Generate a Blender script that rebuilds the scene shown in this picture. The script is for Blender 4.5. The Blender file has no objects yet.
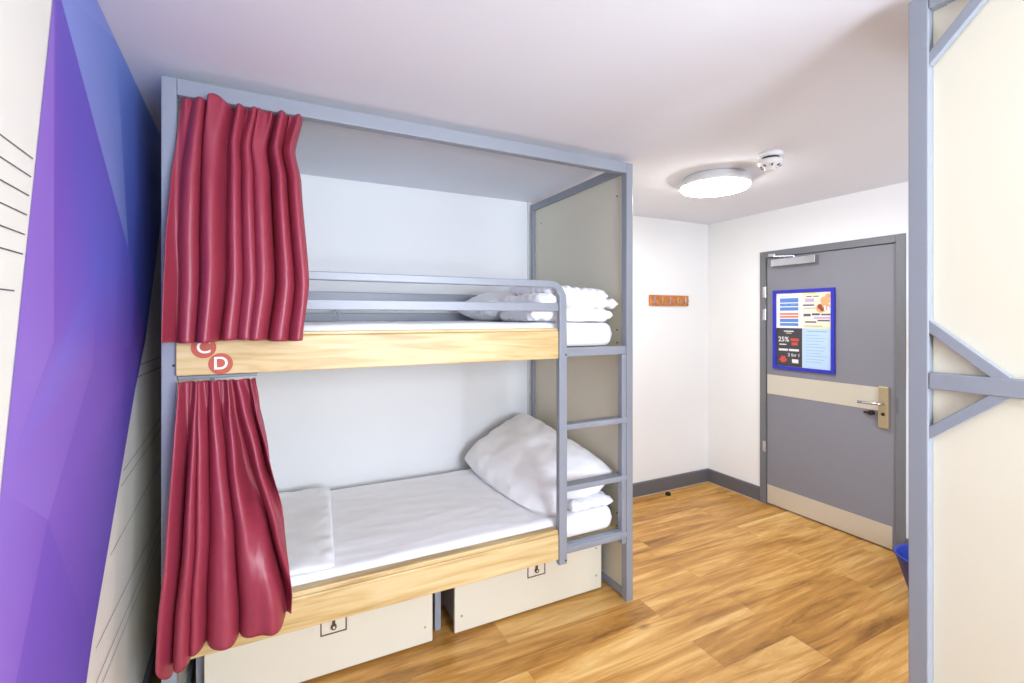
import bpy, bmesh, math, random
from mathutils import Vector, Matrix, noise
random.seed(7)
S = bpy.context.scene
COL = S.collection
PI = math.pi

# ------------------------------------------------------------------ camera, world, exposure
YAW = 26.418
cd = bpy.data.cameras.new('camera'); cam = bpy.data.objects.new('camera', cd); COL.objects.link(cam)
cam.location = (0, 0, 1.5); cam.rotation_euler = (PI/2, 0, -math.radians(YAW))
cd.sensor_width = 36; cd.lens = 467/1024*36; cd.shift_y = -24.5/1024; cd.clip_start = .02
S.camera = cam
S.view_settings.view_transform = 'Standard'; S.view_settings.look = 'None'
S.view_settings.gamma = 1; S.view_settings.use_curve_mapping = False
S.view_settings.exposure = 1.02
w = bpy.data.worlds.new('world'); S.world = w; w.use_nodes = True
w.node_tree.nodes['Background'].inputs[0].default_value = (.75, .86, 1, 1)
w.node_tree.nodes['Background'].inputs[1].default_value = 1.5
DAY_FILL = 100          # power of the added fill lamp behind the camera
LAMP = 29.0        # glow of the ceiling lamp diffusers
def area(name, loc, rot, sx, sy, power, color):
    d = bpy.data.lights.new(name, 'AREA'); d.shape = 'RECTANGLE'; d.size = sx; d.size_y = sy
    d.energy = power; d.color = color
    o = bpy.data.objects.new(name, d); COL.objects.link(o); o.location = loc; o.rotation_euler = rot
    return o
area('daylight_fill', (1.1, -1.64, 1.5), (math.radians(97), 0, math.radians(6)), 1.5, 1.3, DAY_FILL, (.79, .87, 1))  # added cool fill lamp, set just outside the added window

# ------------------------------------------------------------------ materials
def mat(name, color=(.8,.8,.8), rough=.5, metal=0, spec=.5, bump=0, bscale=40, var=0, vscale=3, sheen=0, emit=None, estr=0, coat=0, stretch=(1,1,1)):
    m = bpy.data.materials.new(name); m.use_nodes = True
    nt = m.node_tree; b = nt.nodes['Principled BSDF']
    b.inputs['Base Color'].default_value = (*color, 1)
    b.inputs['Roughness'].default_value = rough; b.inputs['Metallic'].default_value = metal
    b.inputs['Specular IOR Level'].default_value = spec
    if sheen: b.inputs['Sheen Weight'].default_value = sheen
    if coat: b.inputs['Coat Weight'].default_value = coat
    if emit: b.inputs['Emission Color'].default_value = (*emit, 1); b.inputs['Emission Strength'].default_value = estr
    tc = nt.nodes.new('ShaderNodeTexCoord'); mp = nt.nodes.new('ShaderNodeMapping')
    mp.inputs['Scale'].default_value = stretch
    nt.links.new(tc.outputs['Object'], mp.inputs[0])
    nz = nt.nodes.new('ShaderNodeTexNoise'); nz.inputs['Scale'].default_value = vscale; nz.inputs['Detail'].default_value = 3
    nt.links.new(mp.outputs[0], nz.inputs['Vector'])
    mx = nt.nodes.new('ShaderNodeMix'); mx.data_type = 'RGBA'
    v = max(var, .015)
    mx.inputs[6].default_value = (*[c*(1-v) for c in color], 1); mx.inputs[7].default_value = (*[min(1, c*(1+v)) for c in color], 1)
    nt.links.new(nz.outputs['Fac'], mx.inputs[0]); nt.links.new(mx.outputs[2], b.inputs['Base Color'])
    if bump:
        n2 = nt.nodes.new('ShaderNodeTexNoise'); n2.inputs['Scale'].default_value = bscale; n2.inputs['Detail'].default_value = 4
        nt.links.new(mp.outputs[0], n2.inputs['Vector'])
        bp = nt.nodes.new('ShaderNodeBump'); bp.inputs['Strength'].default_value = bump; bp.inputs['Distance'].default_value = .01
        nt.links.new(n2.outputs['Fac'], bp.inputs['Height']); nt.links.new(bp.outputs[0], b.inputs['Normal'])
    return m
def srgb(r, g, b):
    f = lambda c: (c/255/12.92) if c/255 <= .04045 else ((c/255+.055)/1.055)**2.4
    return (f(r), f(g), f(b))

M = {}
M['wall'] = mat('wall_paint', srgb(236,236,236), .75, bump=.04, bscale=220, spec=.2)
M['mural_wall'] = mat('mural_wall_paint', srgb(232,230,222), .6, bump=.03, bscale=200, spec=.3)
M['ceiling'] = mat('ceiling_paint', srgb(230,232,240), .8, bump=.04, bscale=160, spec=.1)
M['steel_paint'] = mat('grey_powder_coat', srgb(144,149,159), .36, spec=.5, bump=.03, bscale=300)
M['cream'] = mat('cream_laminate', srgb(222,216,197), .42, spec=.4)
M['skirt'] = mat('dark_grey_skirting', srgb(98,98,102), .5)
M['doorpaint'] = mat('grey_door_paint', srgb(132,132,140), .5, bump=.03, bscale=200, spec=.3)
M['frame'] = mat('grey_frame_paint', srgb(112,114,118), .45)
M['brushed'] = mat('brushed_steel', srgb(212,206,190), .34, metal=.3, bump=.06, bscale=60, stretch=(1,1,14), var=.06, vscale=30)
M['chrome'] = mat('satin_chrome', srgb(200,200,204), .25, metal=1)
M['bronze'] = mat('aged_steel', srgb(192,178,144), .35, metal=.7)
M['white_linen'] = mat('white_linen', srgb(250,250,254), .85, bump=.08, bscale=500, sheen=.2, spec=.2)
M['white_pillow'] = mat('white_pillowcase', srgb(251,251,254), .85, bump=.08, bscale=450, sheen=.2, spec=.2)
M['white_plastic'] = mat('white_plastic', srgb(232,232,232), .35)
M['dark'] = mat('dark_metal', srgb(48,42,40), .5, metal=.3)
M['latch'] = mat('brown_latch_metal', srgb(104,78,62), .5, metal=.3)
M['black'] = mat('black_rubber', srgb(22,22,24), .7)
M['line'] = mat('grey_wall_line', srgb(96,94,92), .6)
M['blue_plastic'] = mat('blue_plastic', srgb(38,62,160), .4)
M['blue_frame'] = mat('blue_frame_plastic', srgb(42,46,178), .35)
M['orange'] = mat('orange_varnished_wood', srgb(196,118,52), .4, var=.5, vscale=18, stretch=(1,4,4))
M['label_red'] = mat('orange_red_label', srgb(186,84,60), .5)
M['label_white'] = mat('white_lettering', srgb(246,240,232), .5)
M['caulk'] = mat('sealant', srgb(196,180,160), .6)
M['glow'] = mat('lamp_diffuser', (1,1,1), .4, emit=(.99, .99, 1), estr=LAMP)
M['glow_dim'] = mat('lamp_diffuser_dimmed', (1,1,1), .4, emit=(1, .985, .97), estr=LAMP*.14)

def wood_mat(name, cols, scale=(1.2, 14, 14), rough=.42, knots=True):
    m = bpy.data.materials.new(name); m.use_nodes = True; nt = m.node_tree; b = nt.nodes['Principled BSDF']
    tc = nt.nodes.new('ShaderNodeTexCoord'); mp = nt.nodes.new('ShaderNodeMapping'); mp.inputs['Scale'].default_value = scale
    nt.links.new(tc.outputs['Object'], mp.inputs[0])
    nz = nt.nodes.new('ShaderNodeTexNoise'); nz.inputs['Scale'].default_value = 2.2; nz.inputs['Detail'].default_value = 6; nz.inputs['Distortion'].default_value = .8
    nt.links.new(mp.outputs[0], nz.inputs['Vector'])
    cr = nt.nodes.new('ShaderNodeValToRGB'); e = cr.color_ramp.elements
    e[0].position = .3; e[0].color = (*cols[0], 1); e[1].position = .7; e[1].color = (*cols[2], 1)
    x = e.new(.48); x.color = (*cols[1], 1)
    nt.links.new(nz.outputs['Fac'], cr.inputs[0])
    nt.links.new(cr.outputs[0], b.inputs['Base Color']); b.inputs['Roughness'].default_value = rough
    bp = nt.nodes.new('ShaderNodeBump'); bp.inputs['Strength'].default_value = .08; bp.inputs['Distance'].default_value = .005
    nt.links.new(nz.outputs['Fac'], bp.inputs['Height']); nt.links.new(bp.outputs[0], b.inputs['Normal'])
    return m
M['pine'] = wood_mat('pine_laminate', [srgb(186,152,98), srgb(210,182,128), srgb(222,200,152)])

def floor_mat():
    m = bpy.data.materials.new('oak_planks'); m.use_nodes = True; nt = m.node_tree; b = nt.nodes['Principled BSDF']; L = nt.links.new
    N = lambda t: nt.nodes.new(t)
    tc = N('ShaderNodeTexCoord'); mp = N('ShaderNodeMapping'); mp.inputs['Location'].default_value = (.28, .055, 0)
    L(tc.outputs['Object'], mp.inputs[0])
    br = N('ShaderNodeTexBrick'); br.inputs['Scale'].default_value = 1; br.inputs['Brick Width'].default_value = 1.22; br.inputs['Row Height'].default_value = .18
    br.inputs['Mortar Size'].default_value = .0012; br.inputs['Mortar Smooth'].default_value = .1; br.offset = .37; br.offset_frequency = 2
    br.inputs['Color1'].default_value = (0,0,0,1); br.inputs['Color2'].default_value = (1,1,1,1); br.inputs['Mortar'].default_value = (.5,.5,.5,1)
    L(mp.outputs[0], br.inputs['Vector'])
    wv = N('ShaderNodeMath'); wv.operation = 'MULTIPLY'; wv.inputs[1].default_value = 37; L(br.outputs['Color'], wv.inputs[0])
    m2 = N('ShaderNodeMapping'); m2.inputs['Scale'].default_value = (.75, 8.5, 1); L(tc.outputs['Object'], m2.inputs[0])
    n1 = N('ShaderNodeTexNoise'); n1.noise_dimensions = '4D'; n1.inputs['Scale'].default_value = 1.5; n1.inputs['Detail'].default_value = 7; n1.inputs['Roughness'].default_value = .66; n1.inputs['Distortion'].default_value = .9
    L(m2.outputs[0], n1.inputs['Vector']); L(wv.outputs[0], n1.inputs['W'])
    cr = N('ShaderNodeValToRGB'); e = cr.color_ramp.elements
    e[0].position = .30; e[0].color = (*srgb(122,80,30),1); e[1].position = .72; e[1].color = (*srgb(238,200,132),1)
    for p, c in ((.40, srgb(170,120,54)), (.49, srgb(196,142,70)), (.58, srgb(216,166,92))):
        x = e.new(p); x.color = (*c, 1)
    # plank to plank tone shift
    ad = N('ShaderNodeMath'); ad.operation = 'MULTIPLY_ADD'; ad.inputs[1].default_value = .13; ad.inputs[2].default_value = -.05
    L(br.outputs['Color'], ad.inputs[0])
    s = N('ShaderNodeMath'); s.operation = 'ADD'; L(n1.outputs['Fac'], s.inputs[0]); L(ad.outputs[0], s.inputs[1]); L(s.outputs[0], cr.inputs[0])
    # knots
    vo = N('ShaderNodeTexVoronoi'); vo.inputs['Scale'].default_value = 2.1; m3 = N('ShaderNodeMapping'); m3.inputs['Scale'].default_value = (.8, 1.7, 1); L(tc.outputs['Object'], m3.inputs[0]); L(m3.outputs[0], vo.inputs['Vector'])
    kr = N('ShaderNodeValToRGB'); k = kr.color_ramp.elements; k[0].position = .02; k[0].color = (.16,.085,.03,1); k[1].position = .085; k[1].color = (1,1,1,1)
    L(vo.outputs['Distance'], kr.inputs[0])
    mk = N('ShaderNodeMix'); mk.data_type = 'RGBA'; mk.blend_type = 'MULTIPLY'; mk.inputs[0].default_value = .6
    L(cr.outputs[0], mk.inputs[6]); L(kr.outputs[0], mk.inputs[7])
    mo = N('ShaderNodeMix'); mo.data_type = 'RGBA'; mo.inputs[7].default_value = (*srgb(96,66,34),1)
    sc = N('ShaderNodeMath'); sc.operation = 'MULTIPLY'; sc.inputs[1].default_value = .35; L(br.outputs['Fac'], sc.inputs[0]); L(sc.outputs[0], mo.inputs[0])
    L(mk.outputs[2], mo.inputs[6]); L(mo.outputs[2], b.inputs['Base Color'])
    b.inputs['Roughness'].default_value = .38; b.inputs['Specular IOR Level'].default_value = .45
    bp = N('ShaderNodeBump'); bp.inputs['Strength'].default_value = .12; bp.inputs['Distance'].default_value = .004; L(n1.outputs['Fac'], bp.inputs['Height']); L(bp.outputs[0], b.inputs['Normal'])
    return m
M['floor'] = floor_mat()

def curtain_mat():
    m = mat('crimson_satin', srgb(150,52,70), .42, bump=.02, bscale=600, spec=.5)
    return m
M['curtain'] = curtain_mat()

def glass_mat():
    m = bpy.data.materials.new('added_window_glass'); m.use_nodes = True; nt = m.node_tree; nt.nodes.clear()
    o = nt.nodes.new('ShaderNodeOutputMaterial'); mx = nt.nodes.new('ShaderNodeMixShader'); t = nt.nodes.new('ShaderNodeBsdfTransparent'); g = nt.nodes.new('ShaderNodeBsdfGlossy')
    g.inputs['Roughness'].default_value = .02; fr = nt.nodes.new('ShaderNodeFresnel'); fr.inputs[0].default_value = 1.3
    nt.links.new(fr.outputs[0], mx.inputs[0]); nt.links.new(t.outputs[0], mx.inputs[1]); nt.links.new(g.outputs[0], mx.inputs[2]); nt.links.new(mx.outputs[0], o.inputs[0])
    return m
M['glass'] = glass_mat()

# ------------------------------------------------------------------ mesh helpers
def world_origin(p):
    v = Vector((0,0,0))
    while p: v += p.location; p = p.parent
    return v
def obj(name, bm, m, parent=None, smooth=False, label=None, origin=None):
    """link bm (world coordinates) as one mesh object; top-level ones may get an origin"""
    bmesh.ops.recalc_face_normals(bm, faces=bm.faces)
    o_ = world_origin(parent) if parent else Vector(origin or (0,0,0))
    bmesh.ops.translate(bm, verts=bm.verts, vec=-o_)
    me = bpy.data.meshes.new(name); bm.to_mesh(me); bm.free()
    ms = m if isinstance(m, (list, tuple)) else [m]
    for x in ms: me.materials.append(x)
    if smooth: me.polygons.foreach_set('use_smooth', [True]*len(me.polygons))
    o = bpy.data.objects.new(name, me); COL.objects.link(o)
    if parent: o.parent = parent
    else: o.location = o_
    if label: o['label'] = label
    return o
def tag(o, label, cat, group=None, kind=None):
    o['label'] = label; o['category'] = cat
    if group: o['group'] = group
    if kind: o['kind'] = kind
    return o
def thing(name, label, cat, loc, group=None):
    o = bpy.data.objects.new(name, None); COL.objects.link(o); o.location = loc; o.empty_display_size = .1
    return tag(o, label, cat, group)
def struct(name, bm, m, parent=None, **k):
    o = obj(name, bm, m, parent, **k)
    if not parent: o['kind'] = 'structure'
    return o
def copy_tree(o, parent=None):
    c = o.copy(); COL.objects.link(c); c.parent = parent
    for ch in list(o.children): copy_tree(ch, c)
    return c
def B(): return bmesh.new()
def box(bm, x0, x1, y0, y1, z0, z1, bev=0, seg=2, mi=0):
    g = bmesh.ops.create_cube(bm, size=1); vs = g['verts']
    for v in vs:
        v.co = Vector(((x0+x1)/2+v.co.x*(x1-x0), (y0+y1)/2+v.co.y*(y1-y0), (z0+z1)/2+v.co.z*(z1-z0)))
    fs = set(f for v in vs for f in v.link_faces)
    for f in fs: f.material_index = mi
    if bev:
        es = set(e for v in vs for e in v.link_edges)
        bmesh.ops.bevel(bm, geom=list(es), offset=bev, segments=seg, profile=.5, affect='EDGES')
    return bm
def bar(bm, p, q, w, h, up=Vector((0,0,1)), bev=.003):
    """rectangular tube between two points; w across, h along 'up'"""
    p, q = Vector(p), Vector(q); d = (q-p); L = d.length; d.normalize(); up = Vector(up)
    s = d.cross(up).normalized(); u = s.cross(d).normalized()
    t = B(); box(t, -L/2, L/2, -w/2, w/2, -h/2, h/2, bev)
    R = Matrix((d, s, u)).transposed().to_4x4(); R.translation = (p+q)/2
    t.transform(R); me = bpy.data.meshes.new('t'); t.to_mesh(me); bm.from_mesh(me); t.free(); bpy.data.meshes.remove(me)
def cyl(bm, c, r, h, axis='z', seg=24, r2=None):
    g = bmesh.ops.create_cone(bm, cap_ends=True, segments=seg, radius1=r, radius2=r if r2 is None else r2, depth=h)
    R = {'z': Matrix(), 'x': Matrix.Rotation(PI/2, 4, 'Y'), 'y': Matrix.Rotation(-PI/2, 4, 'X')}[axis]
    for v in g['verts']: v.co = R @ v.co + Vector(c)
def lathe(bm, c, prof, seg=48):
    """prof: list of (r, z)"""
    rings = []
    for r, z in prof:
        if r < 1e-6: rings.append([bm.verts.new((c[0], c[1], c[2]+z))]); continue
        rings.append([bm.verts.new((c[0]+r*math.cos(2*PI*i/seg), c[1]+r*math.sin(2*PI*i/seg), c[2]+z)) for i in range(seg)])
    for a, b_ in zip(rings, rings[1:]):
        for i in range(seg):
            j = (i+1) % seg
            if len(a) == 1: bm.faces.new((a[0], b_[i], b_[j]))
            elif len(b_) == 1: bm.faces.new((a[i], a[j], b_[0]))
            else: bm.faces.new((a[i], a[j], b_[j], b_[i]))
def sweep(bm, pts, prof, frame_n):
    """sweep closed 2D profile (a across frame_n, b in-plane) along pts lying in plane with normal frame_n"""
    n = Vector(frame_n); rings = []
    P = [Vector(p) for p in pts]
    for i, p in enumerate(P):
        d = (P[min(i+1, len(P)-1)] - P[max(i-1, 0)]).normalized(); s = n.cross(d).normalized()
        rings.append([bm.verts.new(p + n*a + s*b_) for a, b_ in prof])
    k = len(prof)
    for a, b_ in zip(rings, rings[1:]):
        for i in range(k): bm.faces.new((a[i], a[(i+1) % k], b_[(i+1) % k], b_[i]))
    bm.faces.new(rings[0]); bm.faces.new(rings[-1])
def rrect(w, h, r, n=3):
    out = []
    for cx, cy, a0 in ((w/2-r, h/2-r, 0), (-w/2+r, h/2-r, 90), (-w/2+r, -h/2+r, 180), (w/2-r, -h/2+r, 270)):
        for i in range(n+1):
            a = math.radians(a0+90*i/n); out.append((cx+r*math.cos(a), cy+r*math.sin(a)))
    return out
def poly_prism(bm, pts, axis, t0, t1):
    """extrude a 2D polygon between t0,t1 along axis"""
    def mk(p, t):
        return {'x': (t, p[0], p[1]), 'y': (p[0], t, p[1]), 'z': (p[0], p[1], t)}[axis]
    a = [bm.verts.new(mk(p, t0)) for p in pts]; b_ = [bm.verts.new(mk(p, t1)) for p in pts]
    bm.faces.new(a); bm.faces.new(b_[::-1]); n = len(pts)
    for i in range(n): bm.faces.new((a[i], a[(i+1) % n], b_[(i+1) % n], b_[i]))
def text_bm(txt, size, M4, depth=.0006):
    c = bpy.data.curves.new('t', 'FONT'); c.body = txt; c.size = size; c.align_x = 'CENTER'; c.align_y = 'CENTER'; c.extrude = depth; c.offset = size*.012
    o = bpy.data.objects.new('t', c); COL.objects.link(o); bpy.context.view_layer.update()
    me = o.to_mesh(); bm = B(); bm.from_mesh(me); o.to_mesh_clear(); bpy.data.objects.remove(o); bpy.data.curves.remove(c)
    bm.transform(M4); return bm

# ------------------------------------------------------------------ room shell
XR, YB, YF, ZC = 3.506, 3.028, -1.5, 2.345
wx = lambda y: -.345-.058*y                         # the left wall runs slightly off square
bm = B(); poly_prism(bm, [(wx(YF)-.15, YF-.12), (XR+.12, YF-.12), (XR+.12, YB+.12), (wx(YB)-.15, YB+.12)], 'z', -.08, 0); struct('floor', bm, M['floor'])
bm = B(); poly_prism(bm, [(wx(YF)-.15, YF-.12), (XR+.12, YF-.12), (XR+.12, YB+.12), (wx(YB)-.15, YB+.12)], 'z', ZC, ZC+.08); struct('ceiling', bm, M['ceiling'])
bm = B(); poly_prism(bm, [(wx(YB), YB), (XR, YB), (XR, YB+.1), (wx(YB), YB+.1)], 'z', 0, ZC); struct('wall_back', bm, M['wall'])
bm = B(); poly_prism(bm, [(wx(YF), YF), (wx(YB), YB), (wx(YB)-.1, YB), (wx(YF)-.1, YF)], 'z', 0, ZC); struct('wall_left', bm, M['mural_wall'])
DY0, DY1, DZ = 1.519, 2.505, 2.024                  # door frame outer
bm = B()
box(bm, XR, XR+.1, YF, DY0, 0, ZC); box(bm, XR, XR+.1, DY1, YB, 0, ZC); box(bm, XR, XR+.1, DY0, DY1, DZ, ZC)
struct('wall_right', bm, M['wall'])
WX0, WX1, WZ0, WZ1 = .4, 1.80, .95, 2.15           # unseen window added behind the camera to let the fill in
bm = B()
box(bm, wx(YF), WX0, YF-.1, YF, 0, ZC); box(bm, WX1, XR, YF-.1, YF, 0, ZC); box(bm, WX0, WX1, YF-.1, YF, 0, WZ0); box(bm, WX0, WX1, YF-.1, YF, WZ1, ZC)
struct('wall_front', bm, M['wall'])
bm = B()
f_ = .045
box(bm, WX0, WX0+f_, YF-.09, YF-.03, WZ0, WZ1, .004); box(bm, WX1-f_, WX1, YF-.09, YF-.03, WZ0, WZ1, .004)
box(bm, WX0+f_, WX1-f_, YF-.09, YF-.03, WZ0, WZ0+f_, .004); box(bm, WX0+f_, WX1-f_, YF-.09, YF-.03, WZ1-f_, WZ1, .004)
box(bm, 1.08, 1.12, YF-.09, YF-.03, WZ0+f_, WZ1-f_, .004)
win = struct('added_window_1', bm, M['white_plastic'])
bm = B(); box(bm, WX0+f_, 1.08, YF-.063, YF-.057, WZ0+f_, WZ1-f_); box(bm, 1.12, WX1-f_, YF-.063, YF-.057, WZ0+f_, WZ1-f_); obj('pane', bm, M['glass'], win)

# skirting
sk = .118
bm = B(); poly_prism(bm, [(YB-.0001, 0), (YB-.016, 0), (YB-.016, sk-.006), (YB-.010, sk), (YB-.0001, sk)], 'x', 1.70, XR-.0165)
struct('baseboard_back', bm, M['skirt'])
bm = B(); poly_prism(bm, [(XR-.0001, 0), (XR-.016, 0), (XR-.016, sk-.006), (XR-.010, sk), (XR-.0001, sk)], 'y', DY1+.001, YB-.0001)
poly_prism(bm, [(XR-.0001, 0), (XR-.016, 0), (XR-.016, sk-.006), (XR-.010, sk), (XR-.0001, sk)], 'y', YF+.001, DY0-.001)
struct('baseboard_right', bm, M['skirt'])
bm = B(); poly_prism(bm, [(wx(YF)+.0001, YF), (wx(YF)+.016, YF), (wx(YB)+.016, YB), (wx(YB)+.0001, YB)], 'z', 0, .09); struct('baseboard_left', bm, M['skirt'])
bm = B(); box(bm, 1.70, XR-.017, YB-.021, YB-.016, .0002, .005); box(bm, XR-.021, XR-.016, DY1, YB-.017, .0002, .005); struct('trim_1', bm, M['caulk'])
bm = B(); box(bm, 1.628, 1.645, YB-.02, YB-.001, 0, ZC, .002); struct('trim_2', bm, M['white_plastic'])

# ------------------------------------------------------------------ door
bm = B(); fw = .05
box(bm, XR-.012, XR+.1, DY0, DY0+fw, 0, DZ, .002); box(bm, XR-.012, XR+.1, DY1-fw, DY1, 0, DZ, .002); box(bm, XR-.012, XR+.1, DY0+fw, DY1-fw, DZ-fw, DZ, .002)
door = struct('door_1', bm, M['frame'])
ly0, ly1 = DY0+fw+.004, DY1-fw-.004
bm = B(); box(bm, XR+.002, XR+.046, ly0, ly1, .008, DZ-fw-.004, .002); obj('door_leaf', bm, M['doorpaint'], door)
bm = B(); box(bm, XR+.05, XR+.06, DY0+fw, DY1-fw, 0, DZ-fw); obj('door_backing', bm, M['black'], door)  # black sheet across the whole opening behind the leaf
XL = XR+.002
bm = B(); box(bm, XL-.002, XL-.0001, ly0+.02, ly1-.004, .012, .158, .0005); obj('kick_plate', bm, M['brushed'], door, label='brushed steel kick plate')
bm = B(); box(bm, XL-.003, XL-.0001, 1.665, ly1-.004, .888, 1.04, .0005); obj('push_plate', bm, M['brushed'], door, label='brushed steel band across the door')
bm = B(); box(bm, XL-.024, XL-.0001, 1.603, 1.662, .782, 1.05, .004); lp = obj('lock_plate', bm, M['bronze'], door, label='steel lock plate')
bm = B(); cyl(bm, (XL-.025, 1.633, .872), .011, .004, 'x'); obj('keyhole', bm, M['dark'], lp)
bm = B()
prof = rrect(.017, .017, .007)
sweep(bm, [(XL-.02, 1.633, .940), (XL-.045, 1.633, .940), (XL-.058, 1.637, .940), (XL-.064, 1.648, .940), (XL-.066, 1.67, .939), (XL-.066, 1.76, .937)], prof, (0,0,1))
obj('lever_handle', bm, M['chrome'], door, smooth=True)
bm = B(); cyl(bm, (XL-.013, 1.705, .868), .016, .026, 'x', 20); box(bm, XL-.03, XL-.022, 1.695, 1.745, .861, .875, .003); obj('snib_shadow', bm, M['dark'], door)  # dark shape standing in for the shadow of a turn snib
for z in (1.70, 1.52, .46):
    bm = B(); cyl(bm, (XR-.014, ly1+.003, z), .0065, .085, 'z', 12); box(bm, XR-.0135, XR-.0121, ly1+.002, ly1+.028, z-.042, z+.042); obj('hinge', bm, M['chrome'], door)
bm = B(); box(bm, XR-.0135, XR-.0122, DY0+.035, DY0+fw-.001, .89, .99, .0003); obj('strike_plate', bm, M['skirt'], door)
bm = B(); box(bm, XL-.052, XL-.0001, 2.045, 2.385, 1.895, 1.952, .004); cl = obj('door_closer', bm, M['chrome'], door, label='silver door closer body')
bm = B()
bar(bm, (XL-.03, 2.21, 1.962), (XL-.13, 2.30, 1.962), .02, .006, bev=.001); bar(bm, (XL-.13, 2.30, 1.968), (XL-.02, 2.385, 1.975), .02, .006, bev=.001)
cyl(bm, (XL-.03, 2.21, 1.957), .012, .012); cyl(bm, (XL-.13, 2.30, 1.965), .010, .016); box(bm, XR-.03, XR-.0121, 2.36, 2.42, 1.976, 2.0, .002)
obj('closer_arm', bm, M['chrome'], cl)

# ------------------------------------------------------------------ notice frame on the door
px0 = XL-.001
nb = thing('notice_frame', 'blue framed notice board with four printed sheets on the grey door', 'notice board', (px0, 2.162, 1.4))
y0, y1, z0, z1 = 1.932, 2.393, 1.094, 1.708
bm = B(); fr = .026
for a in ((y0, y0+fr, z0, z1), (y1-fr, y1, z0, z1), (y0+fr, y1-fr, z0, z0+fr), (y0+fr, y1-fr, z1-fr, z1)): box(bm, px0-.018, px0-.0005, a[0], a[1], a[2], a[3], .003)
obj('frame', bm, M['blue_frame'], nb)
bm = B(); box(bm, px0-.006, px0-.0005, y0+fr, y1-fr, z0+fr, z1-fr); obj('backing', bm, M['white_plastic'], nb)
P = {n: mat('print_'+n, srgb(*c), .35) for n, c in dict(white=(238,238,244), blue=(88,136,206), orange=(236,120,84), cream=(240,228,206), dark=(62,60,66), red=(200,74,62),
     lightblue=(184,212,240), ink=(84,80,112), violet=(196,168,214), peach=(236,168,120), pale=(228,226,226), line=(146,176,206), brown=(150,72,52), yellow=(232,222,158)).items()}
ym = 2.163; zm = 1.416
# seen from the room the low-Y side is on the right, so u runs from 0 (left, y1) to 1 (right, y0)
def sheet(name, A, base, label, layers):
    """one sheet of paper, its print given as faces of the same surface"""
    ya, yb, za, zb = A; nu, nv = 50, 72; bm = B()
    ms = [base]+[m for m, _ in layers]
    g = [[bm.verts.new((px0-.0072, ya-(ya-yb)*i/nu, zb-(zb-za)*j/nv)) for i in range(nu+1)] for j in range(nv+1)]
    for j in range(nv):
        for i in range(nu):
            f = bm.faces.new((g[j][i], g[j+1][i], g[j+1][i+1], g[j][i+1])); u, v = (i+.5)/nu, (j+.5)/nv
            for k, (_, rs) in enumerate(layers):
                for r in rs:
                    if (len(r) == 4 and r[0] <= u <= r[1] and r[2] <= v <= r[3]) or (len(r) == 3 and ((u-r[0])**2+((v-r[1])*1.35)**2) < r[2]**2): f.material_index = k+1
    return obj(name, bm, ms, nb, label=label)
def words(name, sh, A, txt, u, v, size, m):
    """printed text, facing the room (-X), reading left to right"""
    ya, yb, za, zb = A
    Rm = Matrix(((0,0,-1,px0-.0076), (-1,0,0, ya-(ya-yb)*u), (0,1,0, zb-(zb-za)*v), (0,0,0,1)))
    return obj(name, text_bm(txt, size, Rm, .0003), m, sh)
A = (y1-fr-.001, ym+.001, zm+.001, z1-fr-.001)
sheet('timetable_sheet', A, P['white'], 'white sheet with a blue and orange timetable', [
 (P['blue'], [(.15,.49,.14,.27),(.51,.86,.14,.27),(.15,.49,.29,.38),(.51,.86,.29,.38),(.15,.49,.40,.50),(.51,.86,.40,.50),(.15,.49,.74,.84),(.51,.86,.74,.84),(.15,.49,.86,.95),(.51,.86,.86,.95)]),
 (P['orange'], [(.15,.49,.57,.63),(.51,.86,.57,.63),(.15,.49,.65,.71),(.51,.86,.65,.71)]), (P['line'], [(.2,.75,.07,.09),(.3,.44,.32,.335),(.56,.8,.32,.335)])])
A = (ym-.001, y0+fr+.001, zm+.001, z1-fr-.001)
sheet('event_flyer', A, P['cream'], 'cream flyer with dark lettering and an orange figure', [
 (P['yellow'], [(0,.5,0,.06),(.1,1,.96,1)]), (P['peach'], [(.80,.24,.16),(.9,.12,.10),(.66,.44,.17),(.84,.40,.13)]), (P['brown'], [(.62,.40,.09),(.70,.47,.08)]),
 (P['violet'], [(.1,.42,.17,.26),(.4,.98,.68,.74)]), (P['white'], [(.05,.44,.385,.42),(.76,.82,.38,.5),(.88,.94,.4,.52),(.1,.4,.68,.74)]),
 (P['ink'], [(.14,.34,.10,.13),(.38,.58,.10,.13),(.02,.42,.33,.38),(.05,.5,.43,.45),(.04,.3,.60,.66),(.34,.62,.58,.64),(.66,.98,.60,.64),(.1,.5,.80,.85),(.55,.95,.77,.80),(.06,.7,.93,.945)])])
A = (y1-fr-.001, ym+.001, z0+fr+.001, zm-.001)
sh = sheet('chalkboard_flyer', A, P['dark'], 'dark chalkboard style offer flyer with white and red print', [
 (P['red'], [(.56,.88,.26,.34),(.6,.84,.36,.44),(.12,.42,.80,.86),(.18,.36,.74,.90)]),
 (P['pale'], [(.3,.68,.07,.10),(.38,.6,.12,.145),(.12,.4,.42,.45),(.1,.46,.54,.60),(.5,.88,.54,.60),(.62,.86,.80,.90)])])
words('lettering', sh, A, '25%', .29, .30, .052, P['pale']); words('lettering', sh, A, '2 for 1', .69, .70, .034, P['pale'])
A = (ym-.001, y0+fr+.001, z0+fr+.001, zm-.001)
sheet('pale_blue_notice', A, P['lightblue'], 'pale blue sheet of small text lines', [
 (P['line'], [(.18,.86,.06,.085)]+[(.12,.62+.28*((i*37) % 10)/10,.16+.075*i,.175+.075*i) for i in range(10)])])

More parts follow.
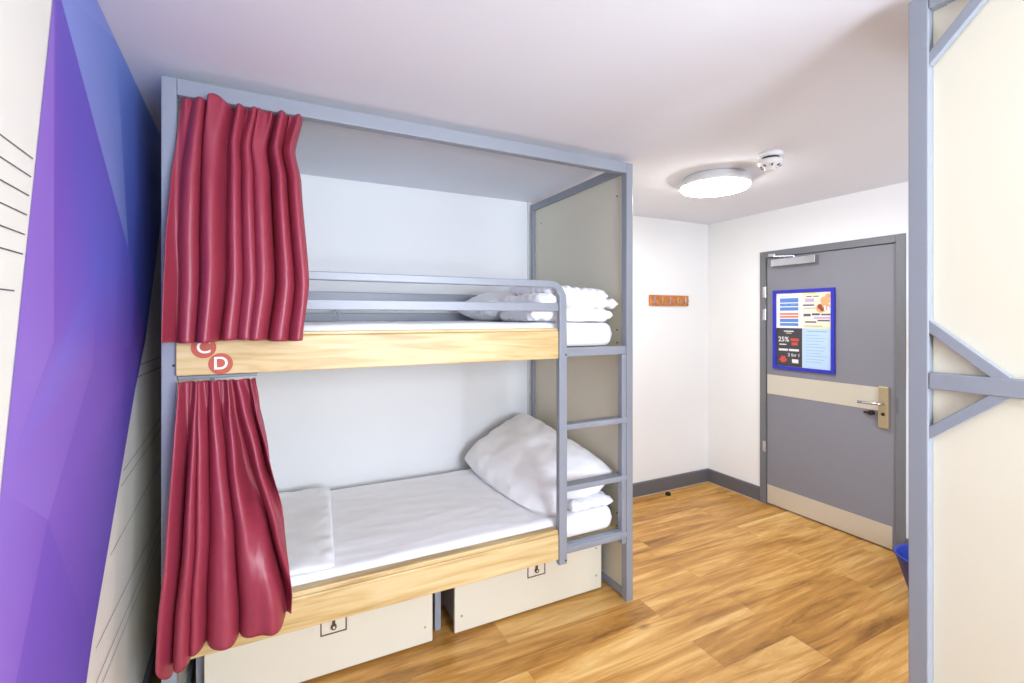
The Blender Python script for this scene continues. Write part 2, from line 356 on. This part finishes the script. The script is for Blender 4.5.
# ------------------------------------------------------------------ ceiling lamps and smoke detector
def lamp(x, y, label, gm, group='round ceiling lamps'):
    t = thing('ceiling_lamp', label, 'ceiling lamp', (x, y, ZC), group)
    R_ = .205
    bm = B(); lathe(bm, (x, y, ZC), [(0, 0), (R_-.035, 0), (R_-.025, -.006), (R_-.004, -.048), (R_, -.056), (R_-.01, -.060), (0, -.060)]); obj('lamp_base', bm, M['white_plastic'], t, smooth=True)
    bm = B(); lathe(bm, (x, y, ZC-.0625), [(0, 0), (R_-.012, 0), (R_-.012, -.004), (R_-.02, -.011), (R_-.05, -.016), (0, -.019)]); obj('diffuser', bm, gm, t, smooth=True)
    return t
L1 = lamp(2.353, 1.984, 'round white ceiling lamp, lit, beside the smoke detector near the door', M['glow'])
lamp(.55, .35, 'round white ceiling lamp nearest the added window, above the aisle between the bunks', M['glow_dim'])
sd = thing('smoke_detector', 'small white smoke detector on the ceiling beside the lit lamp', 'smoke detector', (2.268, 1.566, ZC))
c = (2.268, 1.566, ZC); n_before = set(bpy.data.objects)
bm = B(); lathe(bm, c, [(0, 0), (.05, 0), (.052, -.012), (.044, -.016), (0, -.016)], 32); obj('base', bm, M['white_plastic'], sd, smooth=True)
bm = B(); lathe(bm, c, [(0, -.016), (.036, -.016), (.036, -.026), (0, -.026)], 32); obj('vent_ring', bm, M['dark'], sd)
bm = B(); lathe(bm, c, [(0, -.026), (.050, -.026), (.052, -.034), (.046, -.046), (.026, -.05), (.022, -.062), (.014, -.066), (0, -.066)], 32)
obj('cap', bm, M['white_plastic'], sd, smooth=True)
for k in range(8):
    bm = B(); a = k*PI/4; bar(bm, (c[0]+.034*math.cos(a), c[1]+.034*math.sin(a), c[2]-.0505), (c[0]+.044*math.cos(a), c[1]+.044*math.sin(a), c[2]-.0465), .006, .006, bev=0)
    obj('vent_slot', bm, M['skirt'], sd)
sd.scale = (1.15, 1.15, 1.4)

# ------------------------------------------------------------------ coat hook rail
hx0, hx1, hz0, hz1 = 2.795, 3.243, 1.597, 1.688
t = thing('coat_rack', 'small orange wooden coat hook rail on the white wall left of the door', 'coat rack', ((hx0+hx1)/2, YB, 1.642))
bm = B(); box(bm, hx0, hx1, YB-.02, YB-.0005, hz0, hz1, .004); obj('board', bm, M['orange'], t)
for i in range(5):
    x = hx0+.045+i*(hx1-hx0-.09)/4
    bm = B(); box(bm, x-.009, x+.009, YB-.027, YB-.0195, 1.612, 1.672, .002)
    sweep(bm, [(x, YB-.024, 1.628), (x, YB-.036, 1.620), (x, YB-.05, 1.621), (x, YB-.058, 1.632), (x, YB-.06, 1.646)], rrect(.008, .008, .003), (1,0,0))
    obj('hook', bm, M['chrome'] if i % 2 == 0 else M['bronze'], t, smooth=False)

# ------------------------------------------------------------------ mural and wall lines on the left wall
def wp(y, z, off=.0012): return (wx(y)+off, y, z)
def edgeR(z):   # right edge of the mural
    return 1.548+(z-.567)*(2.735-1.548)/(2.0-.567)
def edgeL(z):
    return 1.279+(z-2.151)*(1.279-1.045)/(2.151-1.22)
ztop = ZC-.001
V = dict(apex=(1.302,2.20), TL=(edgeL(ztop)+.0, ztop), TA=(1.36, ztop), tR=(1.812, ztop), R0=(edgeR(ztop)-.02, ztop), Rm=(edgeR(1.95), 1.95), m=(1.993,1.727), n=(2.301,1.409),
   Rn=(edgeR(1.409),1.409), e2=(1.566,1.376), e3=(1.251,1.094), e4=(.93,.62), L3=(edgeL(1.22),1.22), f=(1.56,.66), Rb=(edgeR(.0915),.0915), Lb=(.72,.0915), vb=(1.284,1.45), vt=(1.284,2.151), mid=(1.62,1.62), Re=(edgeR(1.24),1.24))
C_ = {k: srgb(*v) for k, v in dict(pur=(134,96,200), lil=(146,112,208), blu=(108,106,216), per=(136,150,222), deep=(96,108,204), dark=(104,82,188), mid=(122,88,196), sky=(112,140,216)).items()}
facets = [  # corners, colour per corner
 (['TL','vt','vb','L3'], ['lil','lil','lil','lil']),
 (['TL','TA','apex','vt'], ['per','per','sky','lil']),
 (['apex','vt','vb','mid'], ['dark','pur','pur','blu']),
 (['apex','mid','m'], ['dark','blu','blu']),
 (['apex','TA','tR'], ['per','sky','per']),
 (['apex','tR','m'], ['per','sky','per']),
 (['tR','R0','Rm','m'], ['sky','sky','deep','deep']),
 (['m','Rm','Re','n'], ['deep','deep','deep','deep']),
 (['mid','m','n','e2'], ['blu','blu','pur','mid']),
 (['vb','mid','e2','e3','L3'], ['pur','blu','pur','lil','lil']),
 (['e2','n','Re','f','e3'], ['mid','mid','dark','dark','pur']),
 (['e3','f','Rb','Lb','e4'], ['mid','dark','dark','mid','mid']),
 (['L3','e3','e4'], ['lil','pur','lil']),
 (['e4','Lb','L3'], ['mid','mid','lil']),
]
bm = B(); cl_ = bm.loops.layers.float_color.new('Col'); vd = {}
off = .0015
for names, cols in facets:
    vs = [bm.verts.new(wp(*V[n], off)) for n in names]
    f = bm.faces.new(vs)
    f.normal_update()
    for lp_, cn in zip(f.loops, cols): lp_[cl_] = (*C_[cn], 1)
bmesh.ops.solidify(bm, geom=bm.faces[:], thickness=-.0008) if False else None
me = bpy.data.meshes.new('wall_mural')
for f in bm.faces:
    if f.normal.x < 0: f.normal_flip()
bm.to_mesh(me); bm.free()
mm = bpy.data.materials.new('mural_vinyl'); mm.use_nodes = True; nt = mm.node_tree; b = nt.nodes['Principled BSDF']
va = nt.nodes.new('ShaderNodeVertexColor'); va.layer_name = 'Col'; nt.links.new(va.outputs[0], b.inputs['Base Color']); b.inputs['Roughness'].default_value = .5; b.inputs['Specular IOR Level'].default_value = .3
me.materials.append(mm)
mural = thing('wall_mural', 'purple and blue faceted mural band with thin ruled lines on the left wall', 'mural', (wx(1.7), 1.7, 0))
for v in me.vertices: v.co -= mural.location
mo = bpy.data.objects.new('colour_band', me); COL.objects.link(mo); mo.parent = mural
def wline(y0, z0, y1, z1, t=.0013):
    bm = B(); bm.faces.new([bm.verts.new(wp(y, z, .0009)) for y, z in ((y0, z0-t), (y1, z1-t), (y1, z1+t), (y0, z0+t))])
    obj('ruled_line', bm, M['line'], mural)
for z in (1.795, 1.759, 1.722, 1.685, 1.648, 1.612): wline(.2, z, edgeL(z)-.012, z)
for z in (1.545, 1.325, 1.292, 1.04, 1.0): wline(.2, z, edgeL(z)-.03, z)
for z, z2 in ((1.32,1.31), (1.28,1.255), (1.0,1.04), (.96,.985), (.62,.56), (.53,.50), (.49,.455), (.80,.83)): wline(edgeR(z)+.01, z, YB-.02, z2, .0013)

# ------------------------------------------------------------------ bunk bed
YP = 1.93; s_ = .042
X0, X1 = -.358, 1.674
YBk = 2.985; ZT = 2.313
bunk = thing('bunk_bed', 'grey steel framed bunk bed with pine side boards and ladder along the back wall', 'bunk bed', (.66, 2.45, 0))
bm = B(); box(bm, X0, X0+.043, YP, YP+s_, 0, ZT, .003); obj('post', bm, M['steel_paint'], bunk)
bm = B(); box(bm, X1-s_, X1, YP, YP+s_, 0, ZT, .003); obj('post', bm, M['steel_paint'], bunk)
bm = B(); box(bm, X0, X0+.043, YBk-s_, YBk, 0, ZT, .003); obj('post', bm, M['steel_paint'], bunk)
bm = B(); box(bm, X1-s_, X1, YBk-s_, YBk, 0, ZT, .003); obj('post', bm, M['steel_paint'], bunk)
bm = B(); box(bm, X0+.0435, X1-s_-.0005, YP, YP+s_, ZT-.056, ZT, .003); obj('top_rail', bm, M['steel_paint'], bunk)
for x in (X0, X1-s_):
    bm = B(); box(bm, x+.002, x+s_-.002, YP+s_+.0005, YBk-s_-.0005, ZT-.046, ZT, .003); obj('end_rail', bm, M['steel_paint'], bunk)
    bm = B(); box(bm, x+.006, x+s_-.006, YP+s_+.0005, YBk-s_-.0005, .01, .045, .003); obj('end_rail', bm, M['steel_paint'], bunk)
bm = B(); box(bm, 1.650, 1.668, YP+s_+.0006, YBk-s_-.0006, .046, ZT-.047); pn = obj('end_panel', bm, M['cream'], bunk, label='cream end panel')
bm = B(); box(bm, X0+.006, X0+.024, YP+s_+.0006, YBk-s_-.0006, .046, ZT-.047); obj('end_panel', bm, M['cream'], bunk, label='cream end panel')
for y, z in ((2.03, 2.16), (2.03, 1.43), (2.03, 1.36), (2.03, .43), (2.03, .36), (2.86, 2.16)):
    bm = B(); cyl(bm, (1.6495, y, z), .005, .002, 'x', 10); obj('panel_screw', bm, M['dark'], pn)
# curtain track under the top rail, and one under the upper side board
for z, x1, yt in ((ZT-.062, .07, YP+.0425), (1.291, -.075, YP+.012)):
    bm = B(); box(bm, X0+.0445, x1, yt, yt+.018, z-.006, z+.005, .002); obj('curtain_track', bm, M['steel_paint'], bunk)
# bed platforms: front, rear and end rails with slats board
for k, zr in enumerate((1.305, .335)):
    for y in (YP+.004, YBk-s_):
        bm = B(); box(bm, X0+.0435, X1-s_-.0005, y, y+.034, zr+(.008 if k == 0 and y > 2.5 else 0), zr+.043, .003); obj('bed_rail', bm, M['steel_paint'], bunk)
    bm = B(); box(bm, X0+.046, X1-s_-.004, YP+.039, YBk-s_-.001, zr+.018, zr+.032, .002); obj('bed_base', bm, M['pine'], bunk)
# pine side boards
ub = B(); box(ub, X0+.0435+.0, 1.2, YP-.020, YP+.003, 1.300, 1.433, .004); box(ub, X0+.0435, 1.2, YP-.012, YP+.022, 1.4331, 1.446, .003)
ub = obj('side_board', ub, M['pine'], bunk, label='upper pine side board')
lb = B(); box(lb, X0+.0435, 1.2, YP-.020, YP+.003, .333, .455, .004); box(lb, X0+.0435, 1.2, YP-.014, YP+.032, .4551, .474, .003)
lb = obj('side_board', lb, M['pine'], bunk, label='lower pine side board')
# bed labels C and D
for x, z, ch in ((-.235, 1.395, 'C'), (-.185, 1.337, 'D')):
    bm = B(); cyl(bm, (x, YP-.0206, z), .037, .001, 'y', 40); c_ = obj('bed_label', bm, M['label_red'], bunk, label='orange red round label with white letter')
    Rm = Matrix(((1,0,0,x), (0,0,-1,YP-.0216), (0,1,0,z), (0,0,0,1)))
    obj('letter', text_bm(ch, .062, Rm, .0004), M['label_white'], c_)
# ladder and guard rail: one bent tube running down as the ladder's side
rz, r_ = 1.6575, .07
pts = [(X0+.0435, YP+.0, rz), (.4, YP, rz), (1.225-r_, YP, rz)]
for i in range(1, 9):
    a = PI/2*i/8; pts.append((1.225-r_+r_*math.sin(a), YP, rz-r_+r_*math.cos(a)))
pts += [(1.225, YP, 1.3), (1.225, YP, .8), (1.225, YP, .306)]
pts = [(x, YP-.006, z) for x, y, z in pts]
bm = B(); sweep(bm, pts, rrect(.032, .033, .004), (0,1,0))
# widen the vertical leg
for v in bm.verts:
    if v.co.z < rz-.10: v.co.x = 1.225+(v.co.x-1.225)*1.35
    elif v.co.z < rz-.04 and v.co.x > 1.19: v.co.x = 1.225+(v.co.x-1.225)*1.2
gr = obj('guard_rail', bm, M['steel_paint'], bunk)
bm = B(); box(bm, X0+.0435, 1.205, YP-.012, YP+.008, 1.527, 1.568, .004); obj('guard_rail', bm, M['steel_paint'], bunk)
# rear guard rails with small brackets
for z in (1.622, 1.497):
    bm = B(); box(bm, X0+.0435, X1-s_-.002 if z > 1.6 else 1.17, YBk-.052, YBk-.022, z-.027, z+.027, .004); rg = obj('rear_guard_rail', bm, M['steel_paint'], bunk)
for x in (.285, .31):
    bm = B(); box(bm, x, x+.010, YBk-.056, YBk-.0525, 1.475, 1.60, .001); obj('rail_bracket', bm, M['steel_paint'], bunk)
ld = B(); box(ld, 1.602, 1.6315, YP+.002, YP+.036, .31, 1.304, .003); ld = obj('ladder', ld, M['steel_paint'], bunk)
for z in (.959, .656, .357):
    hh = .0135
    bm = B(); box(bm, 1.2495, 1.6010 if False else 1.6315, YP-.006, YP+.064, z-hh, z+hh, .006, 3); obj('rung', bm, M['steel_paint'], ld)
for x, y, z in ((1.239, YP-.0235, .322), (1.239, YP-.0235, 1.317), (X0+.035, YP-.001, 1.335)):
    bm = B(); cyl(bm, (x, y, z), .0045, .002, 'y', 10); obj('bolt', bm, M['dark'], bunk)
# centre foot and rear foot under the lower bed
for x, y in ((.662, 2.16), (1.606, 2.15), (-.29, 2.15), (.70, 2.62)):
    bm = B(); box(bm, x, x+.03, y, y+.035, 0, .334, .002); obj('under_leg', bm, M['steel_paint'], bunk)

# ------------------------------------------------------------------ drawers under the bunk
def drawer(x0, x1, label):
    t = thing('underbed_drawer', label, 'drawer', ((x0+x1)/2, 2.1, 0), 'cream drawers under the bunk')
    yf = 2.085; z0, z1 = .012, .315
    bm = B(); box(bm, x0, x1, yf, yf+.018, z0, z1, .002); fr = obj('drawer_front', bm, M['cream'], t)
    bm = B(); y2 = 2.9
    xa, xb = x0+.018, x1-.018
    box(bm, xa, xa+.014, yf+.0185, y2, z0+.008, z1-.03); box(bm, xb-.014, xb, yf+.0185, y2, z0+.008, z1-.03)
    box(bm, xa+.0141, xb-.0141, y2-.014, y2, z0+.008, z1-.03); box(bm, xa+.0141, xb-.0141, yf+.0185, y2-.0141, z0+.008, z0+.02)
    obj('drawer_box', bm, M['steel_paint'], t)
    for x in (x0+.035, x1-.035):
        for z in (.085, .235):
            bm = B(); cyl(bm, (x, yf-.0008, z), .006, .0016, 'y', 12); obj('screw', bm, M['bronze'], fr)
    xc = (x0+x1)/2+(.015); h0, h1, hw = .175, .262, .052
    bm = B()
    for a in ((xc-hw, xc-hw+.005, h0, h1), (xc+hw-.005, xc+hw, h0, h1), (xc-hw+.005, xc+hw-.005, h0, h0+.005), (xc-hw+.005, xc+hw-.005, h1-.005, h1)): box(bm, a[0], a[1], yf-.003, yf-.0001, a[2], a[3], .0008)
    lt = obj('latch_plate', bm, M['latch'], t)
    bm = B(); box(bm, xc-.006, xc+.006, yf-.008, yf-.0001, h0+.03, h0+.075, .002); cyl(bm, (xc, yf-.006, h0+.03), .011, .010, 'y', 18); obj('hasp', bm, M['latch'], lt)
    bm = B(); cyl(bm, (xc, yf-.0115, h0+.03), .005, .002, 'y', 12); obj('keyhole', bm, M['cream'], lt)
    for x in (x0+.06, x1-.06):
        bm = B(); cyl(bm, (x, 2.2, .011), .011, .012, 'x', 16); obj('castor', bm, M['black'], t)
    return t
drawer(-.255, .628, 'cream drawer front under the curtain end of the lower bunk')
drawer(.735, 1.585, 'cream drawer front under the ladder end of the lower bunk')

# ------------------------------------------------------------------ soft things
def fbm(p, s=1.0, o=3):
    v = 0; a = 1
    for i in range(o): v += a*noise.noise(Vector(p)*s); s *= 2.1; a *= .5
    return v
def crease(p, s):
    return 1-abs(noise.noise(Vector(p)*s))*2
def mattress(z0, z1, label, seed):
    """white sheeted mattress, rounded edges, faint wrinkles on top"""
    x0, x1, y0, y1 = -.308, 1.598, YP+.034, YBk-.052
    nx, ny, R = 120, 60, .045
    bm = B(); t = (z1-z0)/2; zc = (z0+z1)/2
    def pt(u, v, side):
        # superellipse plan with rounded corners
        x = x0+(x1-x0)*u; y = y0+(y1-y0)*v
        cx = min(max(x, x0+.07), x1-.07); cy = min(max(y, y0+.07), y1-.07)
        dx, dy = x-cx, y-cy; d = max(abs(dx), abs(dy)); L = math.hypot(dx, dy)
        if L > 1e-6: x, y = cx+dx*d/L, cy+dy*d/L
        e = .07-d            # distance to the edge
        q = 1 if e >= R else math.sqrt(max(0, 1-((R-e)/R)**2))
        z = zc+side*t*q
        if side > 0:
            z += .0035*fbm((x*1.5, y*3, seed), 2)*q+.003*max(0, crease((x*.6, y*2.5, seed+3), 3.5)-.72)*q*3
        return (x, y, z)
    g = {}
    def us(n): return [.5-.5*math.cos(PI*i/n)*.35-.5*(1-2*i/n)*.65 for i in range(n+1)]
    U, W = us(nx), us(ny)
    for s in (1, -1):
        for i in range(nx+1):
            for j in range(ny+1):
                if s == -1 and (i in (0, nx) or j in (0, ny)): g[s, i, j] = g[1, i, j]
                else: g[s, i, j] = bm.verts.new(pt(U[i], W[j], s))
        for i in range(nx):
            for j in range(ny):
                f = [g[s, i, j], g[s, i+1, j], g[s, i+1, j+1], g[s, i, j+1]]
                bm.faces.new(f if s > 0 else f[::-1])
    o = obj('mattress', bm, M['white_linen'], smooth=True, origin=(.65, 2.45, z0))
    return tag(o, label, 'mattress', 'sheeted bunk mattresses')
mattress(1.349, 1.472, 'white sheeted mattress on the upper bunk behind the guard rails', 1)
mattress(.379, .492, 'white sheeted mattress on the lower bunk', 5)

def cushion_bm(L, W, T, M4, p=2.6, pinch=.10, wr=.010, seed=0, n=56, flat=.0, corner=.0, wscale=5, cr=.0, zmin=None):
    """soft closed pillow: L x W in plan, T thick, transformed by M4"""
    bm = B(); g = {}
    for s in (1, -1):
        for i in range(n+1):
            for j in range(n+1):
                edge = i in (0, n) or j in (0, n)
                if s == -1 and edge: g[s, i, j] = g[1, i, j]; continue
                u = -math.cos(PI*i/n); v = -math.cos(PI*j/n); u = .55*u+.45*(2*i/n-1); v = .55*v+.45*(2*j/n-1)
                h = ((1-abs(u)**p)*(1-abs(v)**p)); h = max(0, h)**.5
                x = u*L/2*(1-pinch*(1-v*v)*0-pinch*abs(u)**3*(1-v*v)); y = v*W/2*(1-pinch*abs(v)**3*(1-u*u))
                z = s*T/2*h
                q = Vector((x, y, s*.3+seed))
                d = wr*fbm(q, wscale, 4)*(.35+.65*h)
                # puckers running in from the seams
                d += wr*.7*math.sin(22*(x if abs(v) > abs(u) else y)/max(L, W)*2*PI*.35+seed)*max(0, max(abs(u), abs(v))-.7)/.3*h
                z += s*d
                x *= 1-cr*abs(v)**5; y *= 1-cr*abs(u)**5
                if flat and s < 0: z = max(z, -T/2*(1-flat))
                g[s, i, j] = bm.verts.new((x, y, z))
        for i in range(n):
            for j in range(n):
                f = [g[s, i, j], g[s, i+1, j], g[s, i+1, j+1], g[s, i, j+1]]
                bm.faces.new(f if s > 0 else f[::-1])
    bm.transform(M4)
    if zmin:
        for v in bm.verts: v.co.z = max(v.co.z, (zmin(v.co) if callable(zmin) else zmin)+.0015*math.sin(v.co.x*40))
    return bm
def sstep(t):
    t = min(1, max(0, t)); return t*t*(3-2*t)
def place(loc, rx=0, ry=0, rz=0):
    return Matrix.Translation(loc) @ Matrix.Rotation(rz, 4, 'Z') @ Matrix.Rotation(ry, 4, 'Y') @ Matrix.Rotation(rx, 4, 'X')
def merge(bms):
    out = B()
    for b_ in bms:
        me = bpy.data.meshes.new('t'); b_.to_mesh(me); out.from_mesh(me); bpy.data.meshes.remove(me); b_.free()
    return out
rad = math.radians
# lower bunk: big pillow leaning on the end panel, folded duvet under its front end
o = obj('pillow', cushion_bm(  .55, .95, .23, place((1.358, 2.47, .612), rad(12), rad(-30), rad(0)), seed=2, wr=.018, p=2.8, pinch=.02, cr=.07, zmin=lambda c: .4985+.062*sstep((c.x-1.27)/.05)*(1-sstep((c.y-2.49)/.05))), M['white_pillow'], smooth=True, origin=(1.33, 2.47, .49))
tag(o, 'plump white pillow leaning on the end panel of the lower bunk', 'pillow')
o = obj('folded_duvet', merge([
    cushion_bm(.26, .50, .055, place((1.46, 2.235, .520), 0, 0, 0), p=12, pinch=.02, wr=.010, seed=11, zmin=.497)]), M['white_linen'], smooth=True, origin=(1.46, 2.24, .49))
tag(o, 'white folded duvet tucked under the pillow behind the ladder on the lower bunk', 'duvet')
o = obj('folded_sheet', cushion_bm(.46, .93, .045, place((.0, 2.445, .512), 0, 0, rad(-4)), p=12, pinch=.01, wr=.008, seed=21, flat=.6, cr=.02, zmin=.497), M['white_linen'], smooth=True, origin=(0, 2.4, .49))
tag(o, 'flat white folded sheet beside the lower curtain on the lower bunk', 'bedding')
# upper bunk
o = obj('pillow', cushion_bm(.54, .50, .19, place((1.28, 2.66, 1.566), 0, rad(-4), rad(4)), seed=31, wr=.014, cr=.08, zmin=1.477), M['white_pillow'], smooth=True, origin=(1.3, 2.65, 1.47))
tag(o, 'white pillow lying flat on the upper bunk behind the guard rails', 'pillow')
o = obj('folded_duvet', merge([
    cushion_bm(.50, .42, .075, place((1.34, 2.18, 1.512), 0, 0, rad(-2)), p=12, pinch=.02, wr=.014, seed=41, cr=.04, zmin=1.477),
    cushion_bm(.52, .45, .065, place((1.355, 2.17, 1.575), 0, rad(1), rad(2)), p=12, pinch=.02, wr=.016, seed=44, cr=.05),
    cushion_bm(.42, .42, .065, place((1.36, 2.18, 1.630), rad(2), rad(3), rad(4)), p=9, pinch=.03, wr=.018, seed=47, cr=.07)]), M['white_linen'], smooth=True, origin=(1.35, 2.18, 1.47))
tag(o, 'white folded duvet at the ladder end of the upper bunk', 'duvet')

# ------------------------------------------------------------------ curtains
def interp(tab, t):
    for (a, va_), (b_, vb_) in zip(tab, tab[1:]):
        if t <= b_:
            k = (t-a)/(b_-a); k = k*k*(3-2*k)*.5+k*.5
            return va_+(vb_-va_)*k
    return tab[-1][1]
def curtain(name, left, right, ytab, ztop_f, zbot_f, folds, amp, label, seed, pop=None, wide=0):
    """left/right: x of each side against v (0 top, 1 hem); folds: list of fold centres in u"""
    nu, nv = 260, 90
    bm = B(); g = []
    nf = folds
    for j in range(nv+1):
        v = j/nv; row = []
        xl, xr, yc = interp(left, v), interp(right, v), interp(ytab, v)
        for i in range(nu+1):
            u = i/nu
            # warped fold phase: folds drift and merge on the way down; small header gathers die out
            ph = nf*(u-wide*v*u**3/3+.035*math.sin(2*PI*u*1.3+seed)+.020*math.sin(2*PI*u*2.9+seed*2)+.05*v*noise.noise(Vector((u*2, v*1.2, seed))))
            w_ = PI*ph
            a = amp*(.55+.45*min(1, v*3)+.25*v)*(1+.55*noise.noise(Vector((u*4, v*.9, seed+9))))
            y = yc-a*.8*math.cos(2*w_)-a*.35*math.sin(w_*.9+seed)*v
            y -= .5*amp*math.sin(w_*3.3+2*seed)*math.exp(-v*4.5)
            y -= .10*amp*math.sin(w_*2.6+seed+3*v)
            x = xl+(xr-xl)*u+(xr-xl)/(PI*nf)*.85*math.sin(2*w_)*.5*min(1, 8*u, 8*(1-u))*(.6+.4*v)*(1+.5*noise.noise(Vector((u*6, v, seed))))*2*.8
            y -= .005*fbm((u*6, v*5, seed), 1)*v
            zt, zb = ztop_f(u), zbot_f(u)
            z = zt+(zb-zt)*v
            if pop and v < .25:
                q = math.exp(-((u-pop[0])/.045)**2)*(1-v/.25)**1.0; y -= .022*q; z += .022*q*(1-v*4)
            lim = 1.896
            if z < 1.75 and y > lim-.01: y = lim-.01*math.exp(-(y-lim+.01)/.01)   # rests on the rail and board behind it
            row.append(bm.verts.new((x, y, z)))
        g.append(row)
    for a_, b_ in zip(g, g[1:]):
        for i in range(nu): bm.faces.new((a_[i], a_[i+1], b_[i+1], b_[i]))
    o = obj(name, bm, M['curtain'], smooth=True, origin=((left[0][1]+right[0][1])/2, ytab[0][1], zbot_f(.5)))
    md = o.modifiers.new('thick', 'SOLIDIFY'); md.thickness = .0016; md.offset = 0
    return tag(o, label, 'curtain')
curtain('curtain', [(0,-.300),(.12,-.305),(.35,-.322),(.6,-.332),(1,-.337)], [(0,.076),(.17,.050),(.3,.070),(.75,.094),(1,.072)], [(0,1.905),(.15,1.885),(.5,1.862),(1,1.850)],
    lambda u: 2.243, lambda u: 1.418-.004*math.sin(9*u), 7.2, .034, 'crimson curtain hanging at the upper bunk from the top rail', 1.3, pop=(.27,))
hem = [(0,.395),(.06,.345),(.14,.385),(.3,.425),(.5,.418),(.56,.428),(.8,.432),(1,.438)]
curtain('curtain', [(0,-.300),(.2,-.308),(.6,-.325),(.85,-.343),(1,-.346)], [(0,-.078),(.1,-.066),(.3,-.035),(.6,.012),(.9,.038),(1,.036)], [(0,1.895),(.3,1.86),(.8,1.825),(1,1.815)],
    lambda u: 1.283, lambda u: interp(hem, u), 6.6, .036, 'crimson curtain hanging at the lower bunk below the side board', 4.1, wide=.9)
cg = bpy.data.objects

# ------------------------------------------------------------------ opposite bunk, its end facing the aisle
XO, YO = 1.452, .625
ob = thing('bunk_bed', 'grey steel bunk bed end frame with cream panel at the right edge', 'bunk bed', (1.5, .2, 0))
YE = -.47
for y in (YO-.042, YE):
    bm = B(); box(bm, XO, XO+.042, y, y+.042, 0, ZT, .003); obj('post', bm, M['steel_paint'], ob)
for z0, z1 in ((ZT-.042, ZT), (1.320, 1.362), (.01, .05)):
    bm = B(); box(bm, XO, XO+.024, YE+.0425, YO-.0425, z0, z1, .003); obj('end_rail', bm, M['steel_paint'], ob)
def brace(p, q):
    d = (Vector(q)-Vector(p)).normalized()*.016; p = Vector(p)-d; q = Vector(q)+d
    bm = B(); bar(bm, (XO+.013, *p), (XO+.013, *q), .025, .019, up=(1,0,0), bev=.002); obj('corner_brace', bm, M['steel_paint'], ob)
ya = YO-.045
for m_ in (1, -1):
    f = (lambda y: y) if m_ == 1 else (lambda y: YE+YO-y)
    brace((f(ya), 2.150), (f(ya-.105), ZT-.055))
    brace((f(ya), 1.474), (f(ya-.123), 1.366))
    brace((f(ya), 1.212), (f(ya-.123), 1.318))
bm = B(); box(bm, XO+.0245, XO+.038, YE+.0425, YO-.0425, .0505, ZT-.0425); obj('end_panel', bm, M['cream'], ob, label='cream end panel')
bm = B(); box(bm, XO+.0425, XR-.05, YO-.042, YO, ZT-.05, ZT, .003); obj('top_rail', bm, M['steel_paint'], ob)
for z in (1.30, .322):
    bm = B(); box(bm, XO+.0575, XR-.05, YO-.030, YO-.008, z, z+.135, .004); obj('side_board', bm, M['pine'], ob)
bm = B(); box(bm, XR-.049, XR-.007, YO-.042, YO, 0, ZT, .003); obj('post', bm, M['steel_paint'], ob)
# ------------------------------------------------------------------ blue tub and small cap
c = (3.075, 1.215, 0)
bm = B(); lathe(bm, c, [(0, .002), (.085, .002), (.09, .006), (.155, .218), (.160, .222), (.160, .232), (.153, .232), (.148, .22), (.084, .012), (0, .012)], 40)
o = obj('waste_tub', bm, M['blue_plastic'], smooth=True, origin=c); tag(o, 'blue tapered plastic tub on the floor behind the right hand bunk post', 'tub')
bm = B(); lathe(bm, (2.93, 2.94, 0), [(0, .0005), (.022, .0005), (.022, .016), (.017, .022), (0, .022)], 20)
o = obj('floor_cap', bm, M['black'], smooth=True, origin=(2.93, 2.94, 0)); tag(o, 'tiny dark cap on the floor against the back skirting', 'cap')
